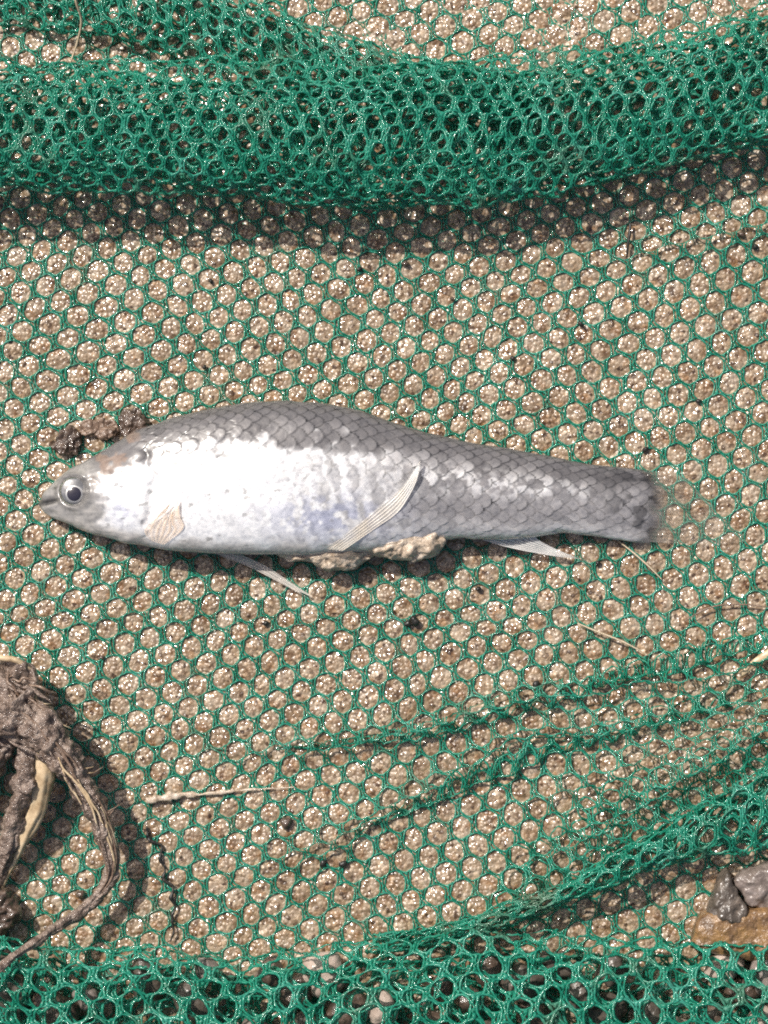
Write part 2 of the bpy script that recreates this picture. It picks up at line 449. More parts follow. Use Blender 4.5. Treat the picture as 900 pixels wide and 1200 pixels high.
NTRI = 0
def build_net(name, parent, surf, cells, thick=1.0, seg=22, sides=4, seed=0, zoff=0.0):
    global NTRI
    u0, v0, L, RM = cells
    nC = len(u0)
    rng = np.random.default_rng(seed)
    def place(u, v, nrm):
        e = 1.5
        x, y, z = surf(u, v)
        xu, yu, zu = surf(u + e, v); xv, yv, zv = surf(u, v + e)
        a = np.stack([xu - x, yu - y, zu - z], -1); b = np.stack([xv - x, yv - y, zv - z], -1)
        n = np.cross(a, b); ln = np.linalg.norm(n, axis=-1, keepdims=True)
        n = n / np.maximum(ln, 1e-6)
        n = -n if False else n
        return np.stack([x, y, z], -1), a / e, b / e, n
    th = np.linspace(0, 2 * np.pi, seg, endpoint=False)
    R = 0.460 + 0.016 * np.cos(6 * (th - math.pi / 6))
    # one ply per cell rim: neighbours' plies lie side by side and twist over each other
    cu = R * np.cos(th); cv = R * np.sin(th)
    cc = RM @ np.stack([cu, cv])
    rr = RM @ np.stack([np.cos(th), np.sin(th)])
    rr = rr / np.linalg.norm(rr, axis=0)
    U = u0[:, None] + cc[0][None]; V = v0[:, None] + cc[1][None]
    U = U + 0.35 * vnoise(U / 5, V / 5, seed=seed + 2); V = V + 0.35 * vnoise(U / 5, V / 5, seed=seed + 3)
    P, A, B, Nn = place(U, V, None)
    ph = rng.uniform(0, 6.28, nC)[:, None]
    r = 1.05 * thick * (1 + 0.24 * np.cos(9 * th[None] + ph) + 0.15 * rng.normal(size=(nC, seg)).clip(-1.5, 1.5))
    h = 0.9 * np.sin(6 * th)[None] + 0.35 * rng.normal(size=(nC, seg)).clip(-1.5, 1.5)
    rad = A * rr[0][None, :, None] + B * rr[1][None, :, None]
    rl = np.linalg.norm(rad, axis=-1, keepdims=True); rad = rad / np.maximum(rl, 1e-6)
    squeeze = np.clip(rl[..., 0], 0.35, 1.25)
    up = np.where(Nn[..., 2:3] < -2, -Nn, Nn)
    phi = np.linspace(0, 2 * np.pi, sides, endpoint=False)
    Vv = (P[:, :, None, :] + up[:, :, None, :] * (zoff + h[:, :, None, None] + r[:, :, None, None] * np.sin(phi)[None, None, :, None])
          + rad[:, :, None, :] * (r * squeeze)[:, :, None, None] * np.cos(phi)[None, None, :, None])
    Vv = Vv.reshape(-1, 3)
    i = np.arange(seg)[:, None]; j = np.arange(sides)[None]
    q = np.stack([i * sides + j, ((i + 1) % seg) * sides + j, ((i + 1) % seg) * sides + (j + 1) % sides, i * sides + (j + 1) % sides], -1).reshape(-1, 4)
    Q = (q[None] + (np.arange(nC) * seg * sides)[:, None, None]).reshape(-1, 4)
    # knots where three rims meet
    ang = np.array([math.pi / 6, math.pi / 2])
    kk = L @ (0.577 * np.stack([np.cos(ang), np.sin(ang)]))
    ku = (u0[:, None] + kk[0][None]).ravel(); kv = (v0[:, None] + kk[1][None]).ravel()
    Pk, Ak, Bk, Nk = place(ku, kv, None)
    nk = len(ku); kr = 1.8 * thick * (1 + 0.15 * rng.normal(size=nk)).clip(0.6, 1.5)
    ks = 6
    ka = np.linspace(0, 2 * np.pi, ks, endpoint=False)
    loc = [(0, 0, 1.0)] + [(0.8 * math.cos(a), 0.8 * math.sin(a), 0.55) for a in ka] + [(math.cos(a + .5), math.sin(a + .5), -0.35) for a in ka]
    loc = np.array(loc)
    jit = 1 + 0.18 * rng.normal(size=(nk, len(loc), 3)).clip(-1.5, 1.5)
    LL = loc[None] * jit
    Vk = Pk[:, None] + kr[:, None, None] * (Ak[:, None] * LL[..., 0:1] + Bk[:, None] * LL[..., 1:2]) + Nk[:, None] * LL[..., 2:3] * 1.8 * thick + Nk[:, None] * zoff
    off = len(Vv)
    t = [(0, 1 + a, 1 + (a + 1) % ks) for a in range(ks)]
    for a in range(ks):
        t += [(1 + a, 7 + a, 1 + (a + 1) % ks), (7 + a, 7 + (a + 1) % ks, 1 + (a + 1) % ks)]
    T = (np.array(t)[None] + (off + np.arange(nk) * 13)[:, None, None]).reshape(-1, 3)
    Vk = Vk.reshape(-1, 3)
    # braided pillar between the rims that lie side by side
    sp, ss = 8, 4 if sides == 4 else 5
    c0 = L @ (0.577 * np.array([math.cos(-math.pi / 6), math.sin(-math.pi / 6)])); c1 = kk[:, 0]
    tt = np.linspace(0, 1, sp)
    bu = u0[:, None] + c0[0] + (c1[0] - c0[0]) * tt[None]; bv = v0[:, None] + c0[1] + (c1[1] - c0[1]) * tt[None]
    ax = L @ np.array([1.0, 0.0]); ax = ax / np.linalg.norm(ax)
    wob = (0.8 * np.sin(tt * 15 + 0)[None] + 0.5 * rng.normal(size=(nC, sp)).clip(-1.5, 1.5)) * thick
    bu = bu + ax[0] * wob; bv = bv + ax[1] * wob
    Pb, Ab, Bb, Nb = place(bu, bv, None)
    rb = thick * (1.10 + 0.32 * np.cos(tt * 22)[None] + 0.25 * rng.normal(size=(nC, sp)).clip(-1.5, 1.5))
    ra = Ab * ax[0] + Bb * ax[1]
    rla = np.linalg.norm(ra, axis=-1, keepdims=True); ra = ra / np.maximum(rla, 1e-6)
    rla = np.clip(rla[..., 0], 0.35, 1.25)
    ph2 = np.linspace(0, 2 * np.pi, ss, endpoint=False)
    Vb = (Pb[:, :, None] + Nb[:, :, None] * (zoff + 0.5 + 0.85 * rb[:, :, None, None] * np.sin(ph2)[None, None, :, None])
          + ra[:, :, None] * (rb * rla)[:, :, None, None] * np.cos(ph2)[None, None, :, None]).reshape(-1, 3)
    qb = grid_quads(sp, ss, close_m=True)
    Qb = (qb[None] + (len(Vv) + len(Vk) + np.arange(nC) * sp * ss)[:, None, None]).reshape(-1, 4)
    Q = np.vstack([Q, Qb])
    allV = np.vstack([Vv, Vk, Vb])
    NTRI += 2 * len(Q) + len(T)
    return make(name, allV, Q, T, M_NET, parent)

# ------------------------------------------------------------------ sand
def sand_height(x, y, domes=True):
    z = 2.2 * vnoise(x / 90, y / 90, seed=21) + 0.9 * vnoise(x / 26, y / 26, seed=22)
    if domes:
        u, v = x.copy(), y.copy()
        for _ in range(4):
            du, dv, nz = flat_warp(u, v)
            u = x - du; v = y - dv
        g = LAI @ np.stack([(u - NET_C[0]).ravel(), (v - NET_C[1]).ravel()])
        b = g[1] / (math.sqrt(3) / 2); a = g[0] - 0.5 * b
        best = np.full(a.shape, 9.0)
        fa, fb = np.floor(a), np.floor(b)
        for da in (0, 1):
            for db in (0, 1):
                ia, ib = fa + da, fb + db
                dx = (a - ia) + 0.5 * (b - ib); dy = (b - ib) * math.sqrt(3) / 2
                best = np.minimum(best, np.hypot(dx, dy))
        rho = best.reshape(x.shape)
        near = sstep(14, 6, nz)
        z = z + near * (0.9 * sstep(0.52, 0.18, rho) - 0.2)
    f1, f2, cid = worley(x / 5.2, y / 5.2, 31)
    z = z + 1.15 * np.clip(f2 - f1, 0, 0.8) * (0.5 + cid)
    f1, f2, cid = worley(x / 12 + 7, y / 12, 33)
    z = z + 1.3 * np.clip(f2 - f1, 0, 0.7) * (cid > 0.6)
    return z - 0.1

NET_B = (-100, 1000, -100, 1270)
NET_C = ((NET_B[0] + NET_B[1]) / 2, (NET_B[2] + NET_B[3]) / 2)
def axis(lo, hi, a, b, step):
    left = lo + (a - lo) * (1 - np.linspace(1, 0, 26)[:-1] ** 1.6) if lo < a else np.zeros(0)
    right = b + (hi - b) * (np.linspace(0, 1, 26)[1:] ** 1.6)
    return np.concatenate([left, np.arange(a, b, step), right])
gx = axis(-700, 1600, -30, 930, 2.25); gy = axis(-700, 1900, -30, 1230, 2.25)
GX, GY = np.meshgrid(gx, gy, indexing='ij')
GZ = sand_height(GX, GY)
sand = make('sand', np.stack([GX, GY, GZ], -1).reshape(-1, 3), grid_quads(len(gx), len(gy))[:, ::-1], None, M_SAND)
tag(sand, 'wet beige sand under the green net', 'sand', kind='structure')

# ------------------------------------------------------------------ the net
net = empty('fishing_net', (450, 600, 0))
tag(net, 'green knitted plastic net spread on wet sand and bunched into thick folds', 'net')
build_net('flat_mesh', net, flat_surf, ring_cells(*NET_B), 1.0, seed=1, zoff=0.9, seg=24, sides=5)

def roll_surf(yu, yl, hgt, turns, phi0, shrink, seed, wrinkle=6.0, base=None, xr=(0, 900)):
    """sheet rolled up about a long axis; yu/yl: edges of the roll across the sand as functions of x"""
    n = 600
    T = np.linspace(0, turns * 2 * np.pi, n)
    sh = 1 - shrink * T / (2 * np.pi)
    ref_w = float(np.mean(yl(np.linspace(*xr, 30)) - yu(np.linspace(*xr, 30)))) / 2
    ref_h = float(np.mean(hgt(np.linspace(*xr, 30)))) / 2
    cy = -np.cos(T + phi0) * sh; cz = np.sin(T + phi0) * sh
    al = np.concatenate([[0], np.cumsum(np.hypot(np.diff(cy * ref_w), np.diff(cz * ref_h)))])
    def surf(u, v):
        t = np.interp(v, al, T)
        s = 1 - shrink * t / (2 * np.pi)
        a, b, h = yu(u), yl(u), hgt(u)
        w = (b - a) / 2; yc = (a + b) / 2
        ang = t + phi0 + 0.10 * vnoise(u / 60, t * 1.2, seed=seed + 4)
        wr = wrinkle * (vnoise(u / 55, v / 38, t * 0.2, seed=seed) + 0.5 * vnoise(u / 24, v / 20, seed=seed + 1))
        cs, sn = np.cos(ang), np.sin(ang)
        y = yc - (w * s + wr * 0.9) * np.sign(cs) * np.abs(cs) ** 0.85
        z = (2.0 if base is None else base(u)) + h / 2 * (1 + s * sn * 0.97) + wr * 0.7 * (sn > -0.2)
        x = u + 5 * vnoise(u / 45, v / 45, seed=seed + 2)
        y = y + 3 * vnoise(u / 33, v / 33, seed=seed + 3)
        return x, y, np.maximum(z, 1.5 + 0.03 * t)
    return surf, al[-1]

def F(xs, ys, sig=25):
    return lambda x: smooth_curve(xs, ys, x, sig)

# thick rolled fold across the far side
s1, L1 = roll_surf(F([-150, 0, 150, 300, 450, 600, 700, 800, 900, 1050], [85, 86, 86, 86, 84, 80, 68, 45, 20, -20]),
                   F([-150, 0, 150, 300, 450, 560, 640, 720, 800, 900, 1050], [232, 234, 238, 246, 262, 258, 240, 216, 200, 186, 165]),
                   F([-150, 0, 300, 600, 900, 1050], [96, 96, 104, 98, 92, 92]), 2.1, -0.15, 0.19, 100, 10.0, F([-150, 0, 450, 650, 1050], [26, 26, 24, 10, 4]))
build_net('rolled_fold', net, s1, ring_cells(-90, 990, 0, L1, 0.35, 0.79), 1.22, seed=11)
# second, lower fold that comes from the far left corner and runs into the first one
s2, L2 = roll_surf(F([-150, 0, 100, 200, 300, 400, 500, 640], [-90, -62, -45, -25, 5, 45, 74, 92]),
                   F([-150, 0, 60, 140, 220, 300, 400, 500, 640], [16, 30, 44, 52, 76, 100, 120, 138, 150]),
                   F([-150, 0, 300, 640], [18, 20, 54, 66]), 1.3, 0.0, 0.2, 200, 7.0, None, (0, 600))
build_net('corner_fold', net, s2, ring_cells(-130, 620, 0, L2, -0.25, 0.84), 1.22, seed=12)
# tongue rising from the near fold towards the right
s3, L3 = roll_surf(F([420, 480, 540, 600, 660, 700, 760, 820, 900, 1050], [1095, 1089, 1080, 1058, 1028, 1004, 972, 938, 896, 840]),
                   F([420, 480, 540, 600, 680, 760, 820, 900, 1050], [1120, 1110, 1096, 1078, 1047, 1018, 1002, 990, 965]),
                   F([420, 520, 700, 900, 1050], [30, 40, 62, 58, 50]), 1.45, 0.0, 0.16, 300, 7.0, None, (620, 960))
build_net('raised_fold', net, s3, ring_cells(440, 1030, 0, L3, 0.1, 0.86), 1.2, seed=13)
# near fold along the bottom
s4, L4 = roll_surf(F([-150, 0, 150, 300, 400, 480, 560, 700, 900, 1050], [1086, 1090, 1104, 1112, 1104, 1090, 1084, 1088, 1106, 1120]),
                   F([-150, 0, 450, 900, 1050], [1330, 1330, 1326, 1330, 1330]),
                   F([-150, 0, 450, 900, 1050], [108, 108, 104, 92, 90]), 1.6, -0.1, 0.20, 400, 9.0)
build_net('bunched_fold', net, s4, ring_cells(-90, 990, 0, L4, 0.15, 1.10), 1.6, seed=14)
# small pleats where the sheet is doubled along its creases
def pleat(ci, x0, x1, width, h, rot, seed):
    xs, ys = CREASES[ci][0], CREASES[ci][1]
    f = F(xs, ys, 10)
    grow = lambda x: 0.25 + 0.75 * sstep(x0, x0 + 140, x) * (0.8 + 0.35 * vnoise(x / 60, x * 0, seed=seed))
    sf, LL = roll_surf(lambda x: f(x) - width * grow(x), lambda x: f(x) + width * grow(x), lambda x: h * grow(x), 0.80, 0.1, 0.12, seed, 3.5, None, (x0, x1))
    build_net('pleat', net, sf, ring_cells(x0, x1, 0, LL, rot, 0.92), 1.0, seed=seed)
pleat(0, 330, 990, 13, 15, 0.2, 501)
pleat(1, 430, 860, 17, 14, 0.3, 502)
# second layer of the sheet, pulled across towards the right edge
def layer_surf(u, v):
    f3 = smooth_curve(CREASES[2][0], CREASES[2][1], u, 10)
    s_ = v - f3
    du = 8 * vnoise(u / 80, v / 80, seed=91) + 2 * vnoise(u / 30, v / 30, seed=92)
    dv = 8 * vnoise(u / 80, v / 80, seed=93) + 4 * vnoise((u + 0.5 * v) / 30, (v - 0.35 * u) / 26, seed=94)
    z = 7 + 16 * np.exp(-0.5 * (s_ / 16) ** 2) + 9 * (0.5 + 0.5 * np.sin(s_ / 8.5 + 1.5 * vnoise(u / 70, v / 70, seed=95))) * sstep(0, 20, s_) + 0.14 * np.clip(s_, 0, 200)
    return u + du, v + dv, z
cu_, cv_, cl_, cr_ = ring_cells(590, 990, 780, 1060, -0.18, 0.94)
lo_ = smooth_curve(CREASES[2][0], CREASES[2][1], cu_, 10) - 6
hi_ = smooth_curve([420, 480, 540, 600, 680, 760, 820, 900, 1050], [1110, 1100, 1086, 1065, 1030, 1000, 980, 955, 920], cu_, 20)
km = (cv_ > lo_ + 40 * sstep(760, 600, cu_)) & (cv_ < hi_)
build_net('overlapping_layer', net, layer_surf, (cu_[km], cv_[km], cl_, cr_), 1.05, seed=19)
print('net tris', NTRI)

# ------------------------------------------------------------------ the fish
XT = [47, 50, 56, 66, 80, 100, 130, 160, 200, 250, 300, 340, 380, 420, 460, 500, 550, 600, 650, 700, 740, 765, 785]
YT = [588, 582, 573, 563, 553, 542, 525, 507, 492, 480, 473, 471, 474, 482, 496, 509, 519, 527, 537, 546, 550, 552, 555]
XB = [47, 52, 60, 80, 110, 150, 200, 250, 300, 350, 400, 440, 480, 510, 540, 580, 620, 660, 700, 740, 765, 785]
YB = [594, 601, 606, 613, 625, 635, 644, 648, 650, 650, 648, 645, 640, 634, 630, 632, 630, 624, 629, 635, 636, 634]
XC = [47, 52, 60, 75, 100, 150, 220, 300, 380, 460, 540, 620, 700, 760, 785]
YC = [4, 8, 13, 19, 25, 32, 38, 40, 38, 33, 26, 21, 15, 9, 3]
NET_TOP = 6.5
def fish_profiles(x):
    return smooth_curve(XT, YT, x, 3), smooth_curve(XB, YB, x, 3), smooth_curve(XC, YC, x, 4)

def scale_field(p, q):
    """imbricate scales: lattice coordinates -> relief, distance to the free edge, scale id"""
    best = np.full(p.shape, 1e9); bd = np.full(p.shape, 2.0); bid = np.zeros(p.shape); brow = np.zeros(p.shape)
    j0 = np.floor(q * 2)
    for dj in (-2, -1, 0, 1, 2, 3):
        j = j0 + dj
        cy = j * 0.5
        off = 0.5 * (np.mod(j, 2))
        i0 = np.floor(p - off)
        for di in (-1, 0, 1):
            i = i0 + di
            cx = i + off
            jx = 0.06 * (hash01(i, j, i * 0, 71) - 0.5); jy = 0.05 * (hash01(i, j, i * 0, 72) - 0.5)
            d = np.sqrt(((p - cx - jx) / 0.80) ** 2 + ((q - cy - jy) / 0.56) ** 2)
            ok = (d < 1) & (cx < best)
            best = np.where(ok, cx, best); bd = np.where(ok, d, bd)
            bid = np.where(ok, hash01(i, j, i * 0, 73), bid)
    rel = np.where(best < 1e8, p - best, 0)
    return rel, 1 - bd, bid

nx = 450; nt_, nb_ = 250, 40
sx = np.concatenate([47 + 33 * np.linspace(0, 1, 60)[:-1] ** 1.5, np.linspace(80, 786, nx - 59)])
psi = np.concatenate([np.linspace(0, np.pi, nt_, endpoint=False), np.linspace(np.pi, 2 * np.pi, nb_, endpoint=False)])
FX, PS = np.meshgrid(sx, psi, indexing='ij')
T_, B_, C_ = fish_profiles(FX)
end = np.sqrt(np.clip((FX - 47) / 6.0, 0, 1)) * np.sqrt(np.clip((787 - FX) / 5, 0, 1))
end = np.clip(end, 0.02, 1)
yc = (T_ + B_) / 2; hb = (B_ - T_) / 2 * end
ne = 2 / 2.35
cs, sn = np.cos(PS), np.sin(PS)
FY = yc - hb * np.sign(cs) * np.abs(cs) ** ne
zc = NET_TOP + 0.86 * smooth_curve(XC, YC, FX, 30) - 1.5 * sstep(650, 780, FX)
FZ = zc + C_ * end * np.sign(sn) * np.abs(sn) ** ne
up_side = sn > 0
f = np.clip((FY - T_) / (B_ - T_), 0, 1)
# scales
rows = smooth_curve([47, 200, 450, 620, 786], [13, 13, 11.5, 9.5, 8.5], FX, 30)
pcoord = FX / 20.5 + 0.25 * np.sin(PS * 1.0)
qcoord = (PS / np.pi - 0.5) * rows
rel, edge, sid = scale_field(pcoord, qcoord)
body_mask = sstep(150, 185, FX + 20 * (f - 0.5) ** 2) * sstep(790, 778, FX)
relief = body_mask * (1 - 0.85 * sstep(500, 380, FX) * sstep(0.25, 0.4, f)) * (0.45 * np.clip(rel + 0.2, 0, 1) + 0.7 * (sid - 0.5))
# head plates, gill cover, mouth
gill_x = 168 + 7 * vnoise(FX * 0, FY / 13, seed=58) + 14 * np.sin((f - 0.15) * 3.2) - 22 * (f - 0.5) ** 2 * 2
gd = FX - gill_x
relief = relief - 2.2 * np.exp(-0.5 * ((gd - 4) / 3.2) ** 2) * sstep(0.12, 0.25, f) * sstep(0.97, 0.85, f)
relief = relief + 1.6 * np.exp(-0.5 * ((gd + 9) / 9) ** 2) * sstep(0.12, 0.25, f)
pre = np.hypot((FX - 112) / 16, (FY - 588) / 26)
relief = relief - 1.3 * np.exp(-0.5 * ((pre - 1) / 0.10) ** 2) * (FX > 104)
mouth_y = 592 - (FX - 47) * 0.22
md = FY - mouth_y
mmask = sstep(80, 60, FX) * up_side
relief = relief - 2.8 * np.exp(-0.5 * (md / 1.6) ** 2) * mmask + 1.2 * np.exp(-0.5 * ((md - 5) / 3) ** 2) * mmask
ed = np.hypot(FX - 91, FY - 576)
relief = np.where(up_side, relief - 4.5 * sstep(19, 13, ed) + 1.6 * np.exp(-0.5 * ((ed - 20.5) / 2.2) ** 2), relief)
relief = relief + 1.0 * fbm(FX / 22, FY / 14, FZ / 20, 51, 3) * sstep(200, 120, FX) + 0.9 * vnoise(FX / 40, FY / 24, seed=52)
relief = relief + body_mask * 0.15 * vnoise(FX / 4, FY / 4, seed=53)
G = np.stack([FX, FY, FZ], -1)
dxv = np.gradient(G, axis=0); dpv = np.roll(G, -1, 1) - np.roll(G, 1, 1)
nn = np.cross(dxv, dpv); nn /= np.maximum(np.linalg.norm(nn, axis=-1, keepdims=True), 1e-9)
if nn[nx // 2, nt_ // 2, 2] < 0: nn = -nn
G = G + nn * (relief * np.clip(end, 0, 1) * sstep(47, 56, FX))[..., None]
# pigment (linear base colour), white highlights painted in, and silveriness
n1 = fbm(FX / 38, FY / 20, seed=61); n2 = fbm(FX / 9, FY / 9, seed=62)
def lin(r, g, b):
    a = np.array([r, g, b]) / 255.0
    return np.where(a < 0.04045, a / 12.92, ((a + 0.055) / 1.055) ** 2.4)
def lerp3(a, b, t): return a * (1 - t[..., None]) + b * t[..., None]
dorsal = np.array([0.135, 0.128, 0.130]); flank = np.array([0.345, 0.332, 0.335]); belly = np.array([0.60, 0.58, 0.57])
fj = f + 0.05 * n1 + 0.07 * (sid - 0.5) * body_mask
pig = lerp3(dorsal + 0 * G, flank, sstep(0.12, 0.46, fj))
pig = lerp3(pig, belly, sstep(0.74, 0.96, fj))
front = sstep(520, 380, FX + 30 * n1)
silv_highlight_c = np.array([0.97, 0.97, 0.97])
sw = front * sstep(0.22, 0.33, fj + 0.03 * n2) * sstep(1.02, 0.88, fj)  # silver front flank, its clipped sun highlight painted in as near-white
head_grey = sstep(128, 104, FX + 8 * n1 - 0.25 * (FY - 575))
strk = 0.5 + 0.5 * np.cos(2 * np.pi * (pcoord - 0.30 * qcoord + 0.22 * n2))
strk = sstep(0.15, 0.75, strk + 0.45 * n1 + 0.5 * (sid - 0.5))
sw = sw * (1 - 0.62 * sstep(285, 400, FX + 40 * n1) * (1 - strk))
sw = sw * (1 - head_grey)
pig = lerp3(pig, silv_highlight_c, sw * 0.96)
pig = lerp3(pig, np.array([0.30, 0.29, 0.275]), head_grey * 0.85)
flank_highlight = np.exp(-0.5 * ((f - 0.42) / 0.085) ** 2) * sstep(380, 470, FX) * sstep(735, 640, FX) * sstep(-0.5, 0.35, n2 + 0.8 * (sid - 0.5))  # sun highlight along the rear flank, painted as a white band
pig = lerp3(pig, np.array([0.97, 0.95, 0.93]), 0.95 * flank_highlight)
# dark pigment along each scale's free edge
edge_w = sstep(0.15, 0.03, edge) * sstep(0.05, 0.25, rel) * body_mask
edge_amt = edge_w * (1.0 - 0.97 * sw) * (1 - 0.35 * sstep(0.6, 0.95, f))
pig = pig * (1 - 0.86 * edge_amt * (0.75 + 0.35 * n2))[..., None]
pig = pig * (1 + 0.20 * (sid - 0.5) * body_mask)[..., None]
blue = np.exp(-0.5 * (((FX - 385) / 48) ** 2 + ((FY - 606) / 17) ** 2)) + 0.7 * np.exp(-0.5 * (((FX - 150) / 12) ** 2 + ((FY - 595) / 14) ** 2))
blue = np.clip(blue, 0, 1) * sstep(-0.5, 0.3, n2)
pig = lerp3(pig, np.array([0.52, 0.55, 0.72]), 0.75 * blue)
low = sstep(0.86, 0.98, f + 0.04 * n1) * sstep(470, 330, FX)
pig = lerp3(pig, np.array([0.42, 0.40, 0.375]), 0.8 * low)
# tail blotches
blot = sstep(670, 750, FX) * sstep(-0.05, 0.5, fbm(FX / 17, FY / 13, seed=64))
pig = pig * (1 - 0.62 * blot)[..., None]
# bluish sheen low on the belly, warm mud smears on the nape and gill
mudm = sstep(0.25, 0.6, fbm(FX / 16, FY / 12, seed=66)) * sstep(105, 120, FX) * sstep(185, 150, FX) * sstep(0.62, 0.2, f)
pig = lerp3(pig, np.array([0.22, 0.155, 0.12]), 0.85 * mudm)
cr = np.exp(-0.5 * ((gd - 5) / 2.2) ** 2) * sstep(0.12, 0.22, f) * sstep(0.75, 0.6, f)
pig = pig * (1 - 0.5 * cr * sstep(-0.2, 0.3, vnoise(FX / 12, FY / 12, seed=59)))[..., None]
tiny = sstep(0.80, 1.0, fbm(FX / 10, FY / 8, seed=68)) * sw
pig = pig * (1 - 0.55 * tiny)[..., None]
nos = np.exp(-0.5 * (((FX - 68) / 2.6) ** 2 + ((FY - 572) / 1.6) ** 2)) * up_side
pig = pig * (1 - 0.75 * nos)[..., None]
mo = (np.exp(-0.5 * (md / 2.0) ** 2) + 0.8 * np.exp(-0.5 * ((md + 4) / 3.5) ** 2)) * mmask
pig = pig * (1 - 0.72 * np.clip(mo, 0, 1))[..., None]
pig = lerp3(pig, np.array([0.12, 0.115, 0.11]) + 0 * G, np.where(up_side, sstep(24, 19, ed) * 0.75, 0))
silver = np.clip(0.35 * sstep(0.2, 0.5, f) * (1 - sw) + 0.26 * sw + 0.25 * flank_highlight + 0.25 * blue - 0.4 * low - 0.6 * tiny - 0.5 * mudm - 0.3 * edge_amt, 0, 0.97)
silver = silver * (1 - 0.8 * head_grey)
silver = np.where(up_side, silver, 0.2)

fish = empty('fish', (420, 565, 0))
tag(fish, 'small silvery fish with grey scaled back lying on its side on the green net', 'fish')
nV = nx * len(psi)
nxx = len(sx)
Q = grid_quads(nxx, len(psi), close_m=True)
V = G.reshape(-1, 3)
capA = len(V); V = np.vstack([V, G[0].mean(0), G[-1].mean(0)])
m_ = len(psi); jj = np.arange(m_)
T1 = np.stack([np.full(m_, capA), jj, (jj + 1) % m_], -1)
o2 = (nxx - 1) * m_
T2 = np.stack([np.full(m_, capA + 1), o2 + (jj + 1) % m_, o2 + jj], -1)
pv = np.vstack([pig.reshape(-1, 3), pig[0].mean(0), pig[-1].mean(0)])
sv = np.concatenate([silver.ravel(), [0.2, 0.2]])
fade = 1 - sstep(738, 796, FX + 14 * fbm(FX / 18, FY / 18, seed=69) - 8 * np.cos((f - 0.5) * 3))
fade = fade * (1 - sstep(752, 785, FX + 3 * n2 + 16 * (2 * np.abs(f - 0.45)) ** 2))
fv = np.concatenate([fade.ravel(), [1, 0]])
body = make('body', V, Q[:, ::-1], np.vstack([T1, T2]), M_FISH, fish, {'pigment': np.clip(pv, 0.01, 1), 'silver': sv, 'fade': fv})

def body_top(x, y):
    """height of the fish's upper side"""
    x = np.asarray(x, float); y = np.asarray(y, float)
    t, b, c = fish_profiles(x)
    zz = NET_TOP + 0.86 * smooth_curve(XC, YC, x, 30) - 1.5 * sstep(650, 780, x)
    e = np.clip(np.abs((y - (t + b) / 2) / ((b - t) / 2)), 0, 1)
    return zz + c * (1 - e ** 2.35) ** (1 / 2.35)

# nostril
# eye
ez = float(body_top(91.0, 576.0))
def disc_dome(name, cx, cy, z, r, h, mat, parent, power=2.0, nr=10, na=36, depth=4, jitter=0.0, ax=1.0):
    rr = np.linspace(0, 1, nr)[1:]; aa = np.linspace(0, 2 * np.pi, na, endpoint=False)
    RR, AA = np.meshgrid(rr, aa, indexing='ij')
    X = cx + r * RR * np.cos(AA) * ax; Y = cy + r * RR * np.sin(AA)
    Z = z + h * np.sqrt(np.clip(1 - RR ** power, 0, 1)) + jitter * fbm(X / 6, Y / 6, seed=5)
    V = np.stack([X, Y, Z], -1).reshape(-1, 3)
    skirt = np.stack([cx + r * np.cos(aa) * ax, cy + r * np.sin(aa), np.full(na, z - depth)], -1)
    V = np.vstack([V, skirt, [[cx, cy, z + h]], [[cx, cy, z - depth]]])
    Q = grid_quads(nr, na, close_m=True)
    k = len(V) - 2
    j = np.arange(na)
    T = np.vstack([np.stack([np.full(na, k), (j + 1) % na, j], -1),
                   np.stack([np.full(na, k + 1), (nr - 1) * na + j, (nr - 1) * na + (j + 1) % na], -1)])
    return make(name, V, Q[:, ::-1], T[:, ::-1], mat, parent)
eye = disc_dome('eye', 91, 576, ez - 4.5, 17.5, 5.0, M_EYE, fish)
disc_dome('iris', 91.5, 578.5, ez - 1.4, 11.3, 2.6, M_RING, eye)
disc_dome('pupil', 91.5, 579, ez - 0.2, 8.8, 2.2, M_PUPIL, eye)
disc_dome('cornea', 91, 576, ez - 3.5, 17.0, 9.0, M_CLEAR, eye, depth=0.5, nr=16, na=48)

